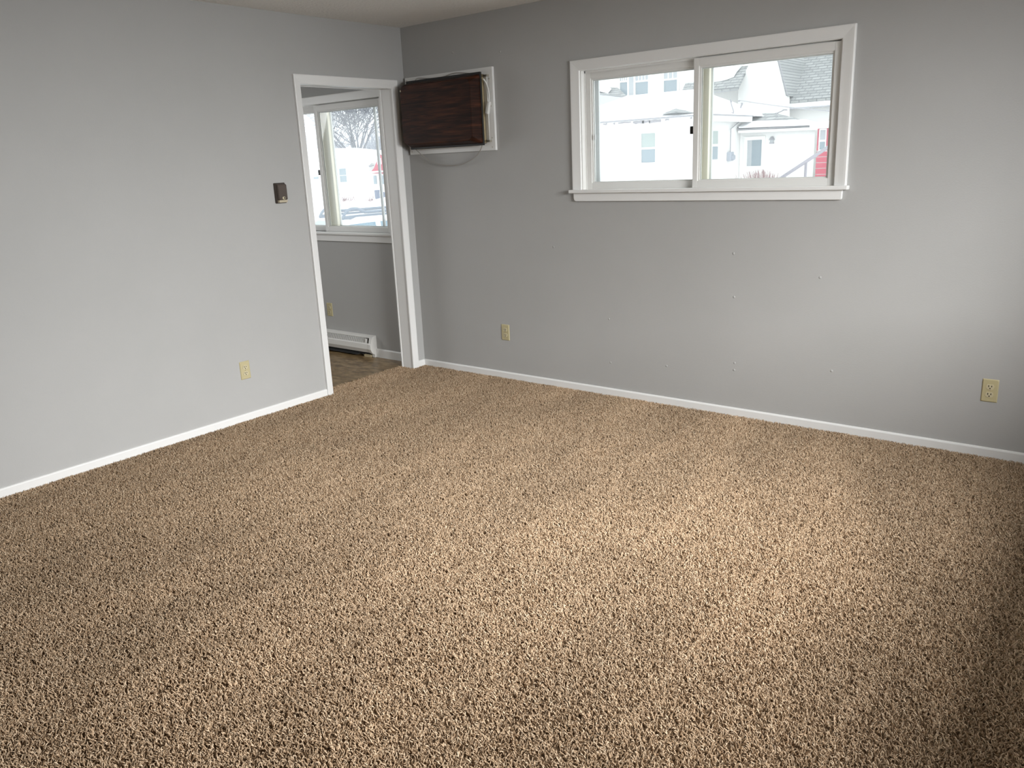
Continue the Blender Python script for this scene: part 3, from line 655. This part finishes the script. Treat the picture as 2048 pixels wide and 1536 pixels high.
# ---- rooftop service mast and wires
ms = empty('service_mast', tuple(at(1464, 229, Y1 + 2)), 'thin service mast with insulators on the snowy roof', 'mast')
q0, q1 = p3(1466, 232, Y1 + 2), p3(1461, 199, Y1 + 2)
MB().tube([q0, p3(1467, 222, Y1 + 2), p3(1463, 210, Y1 + 2), q1], .022, 6).build('pole', M['gutter'], ms)
MB().tube([p3(1457, 226, Y1 + 2), p3(1466, 227, Y1 + 2)], .035, 6).build('bracket', M['gutter'], ms)
for (px, py) in ((1462, 203), (1478, 202), (1484, 207)): MB().tube([p3(px, py - 1.5, Y1 + 2), p3(px, py + 1.5, Y1 + 2)], .035, 6).build('insulator', M['gutter'], ms)
MB().tube([p3(1484, 208, Y1 + 2), p3(1481, 216, Y1 + 2)], .03, 6).build('drip_loop', M['gutter'], ms)
wp = [p3(1480 + (1700 - 1480) * k / 10, 201 + 23.5 * (k / 10) + 3 * math.sin(math.pi * k / 10), Y1 + 2 - 1.6 * k) for k in range(11)]
tag(MB().tube(wp, .012, 5).build('overhead_wire', M['gutter']), 'thin overhead wire sagging right from the service mast', 'wire')
va = empty('roof_antenna', tuple(at(1552, 228, Y5 + 1.8)), 'small dark antenna arm standing on the annex roof', 'antenna')
MB().tube([p3(1553, 227, Y5 + 1.7), p3(1569, 219.5, Y5 + 1.7)], .02, 6).build('arm', M['gutter'], va)
MB().add([p3(1563, 218.5, Y5 + 1.7), p3(1573, 218.5, Y5 + 1.7), p3(1573, 221, Y5 + 1.7), p3(1569, 221, Y5 + 1.7)] + [q + Vector((0, .1, 0)) for q in (p3(1563, 218.5, Y5 + 1.7), p3(1573, 218.5, Y5 + 1.7), p3(1573, 221, Y5 + 1.7), p3(1569, 221, Y5 + 1.7))],
         [(0, 1, 2, 3), (7, 6, 5, 4), (0, 4, 5, 1), (1, 5, 6, 2), (2, 6, 7, 3), (3, 7, 4, 0)]).build('dish', M['gutter'], va)

# ---- red building at the right edge of the window
Y6 = 24.0
hR = empty('red_building', (at(1665, 300, Y6).x, Y6 + 2, GZ), 'red sided building with a white framed window at the window edge', 'house')
rx0, rx1 = at(1633, 300, Y6).x, at(1730, 300, Y6).x; rz1 = at(1643, 257, Y6).z
MB().box(rx0 + .03, rx1, Y6 + .03, Y6 + 4, GZ, rz1).build('wall', M['siding'], hR)
zs_ = [rz1] + [at(1641, y, Y6).z for y in (302, 314, 325.5, 337.5, 352)]
zz = [rz1, at(1641, 301, Y6).z]
r_ = rectpx(1640, 1651, 260, 299, Y6)
for (x0_, x1_, z0_, z1_) in ((rx0, r_[0] - .03, zz[1], rz1), (r_[1] + .03, rx1, zz[1], rz1)): MB().box(x0_, x1_, Y6, Y6 + .03, z0_, z1_).build('board', M['red'], hR)
house_window(hR, r_[0], r_[1], r_[2], r_[3], Y6 + .02, (M['hglass'], M['curtain']), .45, 0, .03, .03)
ys = [303.5, 313, 314.5, 324.5, 326, 336, 337.5, 348, 349.5, 361, 362.5, 375]
for k in range(0, len(ys), 2): MB().box(rx0, rx1, Y6, Y6 + .03, at(1641, ys[k + 1], Y6).z, at(1641, ys[k], Y6).z).build('board', M['red'], hR)
MB().prism([(rx0 - .1, Y6 - .5, rz1), (rx1, Y6 - .5, rz1), (rx1, Y6 + 2.5, rz1 + .25), (rx0 - .1, Y6 + 2.5, rz1 + .25)], (0, 0, .12)).build('snow_roof', M['snow'], hR)

# ---- stair railing and bush just outside
YR = 6.0
rl = empty('stair_railing', (at(1612, 352, YR).x, YR, GZ), 'grey metal stair railing rising to the right outside the window', 'railing')
q0, q1 = p3(1530, 377, YR), p3(1690, 272, YR)
MB().tube([q0, q1], .021, 8).build('handrail', M['rail'], rl, smooth=True)
for px, py in ((1535, 372), (1612, 324), (1685, 277)):
    t = p3(px, py, YR); MB().tube([(t.x, YR, GZ), t], .017, 8).build('post', M['rail'], rl, smooth=True)
YB_ = 12.0
bq = at(1523, 350, YB_); bu = empty('twiggy_bush', (bq.x, YB_, GZ), 'leafless reddish bush poking above the window sill outside', 'bush')
mb = MB(); rng = random.Random(2)
for k in range(150):
    px = min(1580, max(1470, rng.gauss(1523, 24))); topy = 337 + abs(px - 1520) * .22 + rng.uniform(0, 10); yy = YB_ + rng.uniform(-.35, .35)
    t = p3(px, topy, yy); b0 = Vector((bq.x + (t.x - bq.x) * .55, yy, t.z - rng.uniform(.35, .6)))
    mb.tube([b0, (b0 + t) / 2 + Vector((rng.uniform(-.03, .03), 0, 0)), t], [.008, .006, .003], 3)
tw = mb.build('twigs', M['twig'], bu); tw['kind'] = 'stuff'
mb = MB()
for k in range(9): mb.tube([(bq.x + rng.uniform(-.1, .1), YB_ + rng.uniform(-.1, .1), GZ), (bq.x + (k - 4) * .16, YB_ + rng.uniform(-.3, .3), at(1523, 362, YB_).z)], [.025, .012], 5)
mb.build('stems', M['twig'], bu)

# ---- view through the kitchen window
Y7 = 32.0
hW = empty('white_shed_house', (at(670, 350, Y7).x, Y7 + 3, GZ), 'long low white building under a snowy roof beyond the doorway window', 'house')
MB().prism([p3(560, 420, Y7), p3(560, 303, Y7), p3(622, 309, Y7), p3(669, 315, Y7), p3(743, 326, Y7), p3(738, 332, Y7), p3(738, 420, Y7)], (0, 6, 0)).build('wall', M['siding'], hW)
MB().prism([p3(560, 299, Y7 - .5), p3(625, 306, Y7 - .5), p3(669, 312, Y7 - .5), p3(749, 322.5, Y7 - .5), p3(748, 326.5, Y7 - .5), p3(669, 317, Y7 - .5), p3(560, 304, Y7 - .5)], (0, 7, 0)).build('snow_roof', M['snow'], hW)
MB().prism([p3(736, 331.5, Y7 - .05), p3(746, 330, Y7 - .05), p3(746, 331.5, Y7 - .05), p3(739, 334, Y7 - .05)], (0, .1, 0)).build('gutter', M['gutter'], hW)
for (a0, a1, y0, y1) in ((627, 638, 336, 358), (680, 694, 337, 364)):
    q = [p3(a0, y0, Y7), p3(a1 - 1.5, y0, Y7)]; r_ = rectpx(a0, a1, y0, y1, Y7)
    house_window(hW, r_[0], r_[1], r_[2], r_[3], Y7, (M['hglass'], M['hglass']), .5, 0, .06, .015)
Y8 = 31.0
hQ = empty('red_gable_house', (at(765, 350, Y8).x, Y8 + 4, GZ), 'red gabled house with white trim beyond the doorway window', 'house')
MB().prism([p3(739, 420, Y8), p3(739, 347, Y8), p3(748, 339, Y8), p3(757, 312, Y8), p3(760, 305, Y8), p3(785, 330, Y8), p3(785, 420, Y8)], (0, 8, 0)).build('wall', M['siding'], hQ)
MB().prism([p3(740, 345.5, Y8 - .05), p3(748, 336, Y8 - .05), p3(757, 314, Y8 - .05), p3(760, 309, Y8 - .05), p3(785, 333, Y8 - .05), p3(785, 349, Y8 - .05), p3(741, 346, Y8 - .05)], (0, .05, 0)).build('red_front', M['red'], hQ)
MB().prism([p3(755, 309, Y8 - .3), p3(759.5, 302.5, Y8 - .3), p3(786, 328, Y8 - .3), p3(786, 331, Y8 - .3), p3(760, 306.5, Y8 - .3)], (0, 8.5, 0)).build('snow_roof', M['snow'], hQ)
MB().prism([p3(738, 343, Y8 - .6), p3(786, 339.5, Y8 - .6), p3(786, 342.5, Y8 - .6), p3(738, 346, Y8 - .6)], (0, .6, 0)).build('porch_trim', M['snow'], hQ)
r_ = rectpx(755.5, 763, 316, 329, Y8 - .06); MB().box(r_[0], r_[1], Y8 - .12, Y8 - .05, r_[2], r_[3]).build('gable_window', M['siding'], hQ)
for a0, a1 in ((748, 753), (762, 770)):
    r_ = rectpx(a0, a1, 351, 368, Y8 - .06); MB().box(r_[0], r_[1], Y8 - .1, Y8 - .04, r_[2], r_[3]).build('pane', M['hglass'], hQ)
MB().box(at(740, 345, Y8).x, at(786, 345, Y8).x, Y8 - .04, Y8, GZ, at(760, 347, Y8).z).build('porch_wall', M['siding'], hQ)

# ---- bare trees
def grow_tree(name, base, height, trunk_r, levels, spread, seed, m, label, group, first=.25, rmin=.019, fan=0):
    rng = random.Random(seed); t = empty(name, tuple(base), label, 'tree', group)
    limbs = MB(); tw = MB()
    def branch(p, d, L, r, lev):
        n = 4; path = [p]; rad = [r]; q = Vector(p); dd = Vector(d)
        for k in range(n):
            dd = (dd + Vector((rng.uniform(-1, 1), rng.uniform(-1, 1), rng.uniform(-.4, .8))) * .16).normalized()
            q = q + dd * (L / n); path.append(q.copy()); rad.append(max(rmin, r * (1 - .5 * (k + 1) / n)))
        (limbs if lev > levels - 3 else tw).tube(path, rad, 5 if lev > levels - 2 else 3)
        if lev == 0: return
        nb_ = 4 if lev >= levels - 1 else 3
        for k in range(nb_ + 1):
            i = n if k == 0 else rng.choice([1, 2, 3, 4]) if lev < levels else rng.choice([3, 4, 4])
            ax = Vector((rng.uniform(-1, 1), rng.uniform(-1, 1), rng.uniform(-.15, .55))).normalized()
            nd_ = (dd * (1 - spread * .5) + ax * spread).normalized()
            branch(path[i], nd_, L * rng.uniform(.58, .78), rad[i] * rng.uniform(.5, .72), lev - 1)
    if fan:      # short trunk that splits into many spreading limbs
        fork = Vector(base) + Vector((0, 0, height * first)); limbs.tube([Vector(base), fork], [trunk_r * 1.2, trunk_r], 8)
        for k in range(fan):
            an = 2.4 * k + rng.uniform(-.3, .3); el = math.radians(rng.uniform(24, 84))
            branch(fork, Vector((math.cos(an) * math.cos(el), math.sin(an) * math.cos(el), math.sin(el))), height * rng.uniform(.42, .58), trunk_r * rng.uniform(.28, .45), levels)
    else: branch(Vector(base), Vector((0, 0, 1)), height * first, trunk_r, levels)
    limbs.build('limbs', m, t); o = tw.build('twigs', m, t); o['kind'] = 'stuff'
    return t
YT = 48.0
tb = at(716, 330, YT); grow_tree('bare_tree', (tb.x, YT, GZ), 8.2, .30, 3, .8, 5, M['bark'], 'big leafless spreading tree behind the low white building', 'bare trees', .36, .02, 14)
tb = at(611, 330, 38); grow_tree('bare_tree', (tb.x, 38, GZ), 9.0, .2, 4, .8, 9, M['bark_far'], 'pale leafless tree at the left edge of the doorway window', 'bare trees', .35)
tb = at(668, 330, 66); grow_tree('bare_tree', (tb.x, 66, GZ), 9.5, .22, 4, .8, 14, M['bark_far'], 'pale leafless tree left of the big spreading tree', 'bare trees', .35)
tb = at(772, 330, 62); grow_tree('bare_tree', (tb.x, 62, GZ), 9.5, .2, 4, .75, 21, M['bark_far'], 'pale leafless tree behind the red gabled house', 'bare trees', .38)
# distant woods: a thicket nobody could count
mb = MB(); rng = random.Random(8)
for k in range(2600):
    px = rng.uniform(560, 800); yy = 84 + rng.uniform(0, 10); b0 = at(px, 345, yy); hgt = rng.uniform(4.0, 6.6) * (.85 + .2 * math.sin(px * .06))
    b0.z = GZ + rng.uniform(0, 1.5); q = b0 + Vector((rng.uniform(-.9, .9), rng.uniform(-.5, .5), hgt))
    mb.tube([b0, (b0 + q) / 2 + Vector((rng.uniform(-.3, .3), 0, 0)), q], [.09, .07, .03], 3)
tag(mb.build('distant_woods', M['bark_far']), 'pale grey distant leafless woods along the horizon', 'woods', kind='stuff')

# ---- white sport utility vehicle with roof rails
def car(name, loc, heading, s, label, paint, rails=True):
    """profile in local coords: x forward, z up"""
    root = empty(name, loc, label, 'car', 'parked vehicles'); root.rotation_euler = (0, 0, heading); root.scale = (s, s, s)
    O = ORIGIN[root]; ORIGIN[root] = Vector((0, 0, 0))
    def body(pts, w): return MB().loft([[(x, y, z) for x, z in pts] for y in (-w, -w + .06, w - .06, w)])
    lower = [(-2.3, .35), (2.25, .35), (2.35, .55), (2.3, .85), (1.25, 1.02), (-2.2, 1.08), (-2.35, .8)]
    MB().prism([(x, -.92, z) for x, z in lower], (0, 1.84, 0)).build('body', paint, root, bevel=.07)
    cab = [(1.25, 1.0), (.45, 1.62), (.2, 1.70), (-1.7, 1.70), (-2.0, 1.62), (-2.25, 1.02)]
    r0 = [(x, -.90 if z < 1.1 else -.72, z) for x, z in cab]; r1 = [(x, -y, z) for x, y, z in r0]
    MB().loft([r0, r1]).build('cabin', paint, root, bevel=.04)
    for sg in (-1, 1):
        yy = lambda z: sg * (.90 - .18 * (z - 1.05) / .57 + .012)
        for w in ([(1.0, 1.10), (.42, 1.56), (-.18, 1.58), (-.18, 1.10)], [(-.30, 1.10), (-.30, 1.58), (-1.12, 1.58), (-1.12, 1.10)], [(-1.24, 1.10), (-1.24, 1.58), (-1.75, 1.57), (-1.98, 1.10)]):
            MB().prism([(x, yy(z), z) for x, z in w], (0, -sg * .02, 0)).build('side_window', M['carglass'], root)
    MB().prism([(1.27, -.78, 1.06), (1.27, .78, 1.06), (.53, .62, 1.60), (.53, -.62, 1.60)], (.02, 0, .02)).build('windshield', M['carglass'], root)
    MB().prism([(-2.28, -.75, 1.10), (-2.28, .75, 1.10), (-2.06, .62, 1.58), (-2.06, -.62, 1.58)], (-.02, 0, .01)).build('rear_window', M['carglass'], root)
    for x in (-1.4, 1.4):
        for sg in (-1, 1):
            wl = MB().tube([(x, sg * .70, .36), (x, sg * .93, .36)], .36, 20).build('wheel', M['tyre'], root)
            MB().tube([(x, sg * .92, .36), (x, sg * .94, .36)], .22, 12).build('hub', M['carwhite'], wl)
    if rails:
        for sg in (-1, 1):
            y = sg * .60
            p_ = smoothpath([(.50, y, 1.68), (.43, y, 1.79), (.31, y, 1.865), (.14, y, 1.865), (.0, y, 1.80), (-.2, y, 1.785), (-1.5, y, 1.785), (-1.75, y, 1.76), (-1.9, y, 1.66)], 6)
            rb_ = MB().tube(p_, .032, 8).build('roof_rail', M['cardark'], root, smooth=True)
            MB().prism([(.52, y - .02, 1.66), (.48, y - .02, 1.735), (-.1, y - .02, 1.745), (-1.9, y - .02, 1.73), (-1.95, y - .02, 1.67)], (0, .04, 0)).build('rail_base', M['cardark'], rb_)
    ORIGIN[root] = O
    return root
suv_h = math.radians(254); SC = 1.0     # nose towards our house
d_ = _f + _r * ((685 - 1024) / FPX) - _u * ((438 - 768) / FPX)
fp = CAM + d_ * ((GZ + 1.68 * SC - CAM.z) / d_.z)
ca, sa = math.cos(suv_h), math.sin(suv_h)
car('sport_utility_vehicle', (fp.x - SC * (.5 * ca - .6 * sa), fp.y - SC * (.5 * sa + .6 * ca), GZ), suv_h, SC, 'white sport utility vehicle with dark roof rails outside the doorway window', M['carwhite'])
q = at(766.5, 389, 30.5); sk = empty('covered_barrel', (q.x, 30.5, GZ), 'rounded dark blue barrel in the snow right of the refuse bin', 'barrel')
zt_ = at(766, 384, 30.5).z; rr_ = .19
MB().loft([[(q.x + rr_ * k_ * math.cos(a * math.pi / 7), 30.5 + rr_ * k_ * math.sin(a * math.pi / 7), z_) for a in range(14)] for k_, z_ in ((.8, GZ), (1, GZ + .15), (1, zt_ - .15), (.8, zt_ - .05), (.3, zt_))]).build('drum', M['bluebin'], sk, smooth=True)
MB().tube([(q.x - rr_ * 1.05, 30.5, zt_ - .2), (q.x + rr_ * 1.05, 30.5, zt_ - .2)], .02, 6).build('hoop', M['gutter'], sk)
q = at(754.5, 388, 30); bn = empty('refuse_bin', (q.x, 30, GZ), 'dark blue refuse bin standing in the snow by the red house', 'bin')
zt_ = at(755, 380, 30).z
MB().loft([[(q.x + a * .08, 30 + b * .1, GZ) for a, b in ((-1, -1), (1, -1), (1, 1), (-1, 1))], [(q.x + a * .10, 30 + b * .12, zt_ - .08) for a, b in ((-1, -1), (1, -1), (1, 1), (-1, 1))]]).build('tub', M['bluebin'], bn)
MB().box(q.x - .11, q.x + .11, 29.87, 30.14, zt_ - .08, zt_).build('lid', M['bluebin'], bn, bevel=.02)
rng = random.Random(31); YS = 24.0; rings = []
for k in range(41):
    c_ = at(600 + 5.2 * k, 400, YS); tz = at(600 + 5.2 * k, 396 + rng.uniform(-1.5, 1.5) + 2 * math.sin(k * .7), YS).z
    prof_ = [(-1.6, GZ - .05), (-1.1, GZ + (tz - GZ) * .45), (-.4, GZ + (tz - GZ) * .9), (0, tz), (.5, GZ + (tz - GZ) * .85), (1.3, GZ + (tz - GZ) * .4), (1.9, GZ - .05)]
    rings.append([(c_.x, YS + a_ + rng.uniform(-.1, .1), b_) for a_, b_ in prof_])
struct(MB().loft(rings).build('snow_bank', M['snow'], smooth=True), 'ploughed snow bank along the far side of the street', 'snow bank')
mb = MB(); rng = random.Random(12)
for k in range(70):
    px = rng.choice([rng.gauss(700, 7), rng.gauss(686, 5), rng.gauss(741, 5)]); b0 = at(px, 402 + rng.uniform(-2, 2), 23.4); t = at(px + rng.uniform(-6, 6), rng.uniform(388, 399), 23.3)
    mb.tube([b0, t], [.012, .006], 3)
tag(mb.build('dry_scrub', M['twig']), 'sparse dry scrub sticking out of the snow before the low white building', 'scrub', kind='stuff')
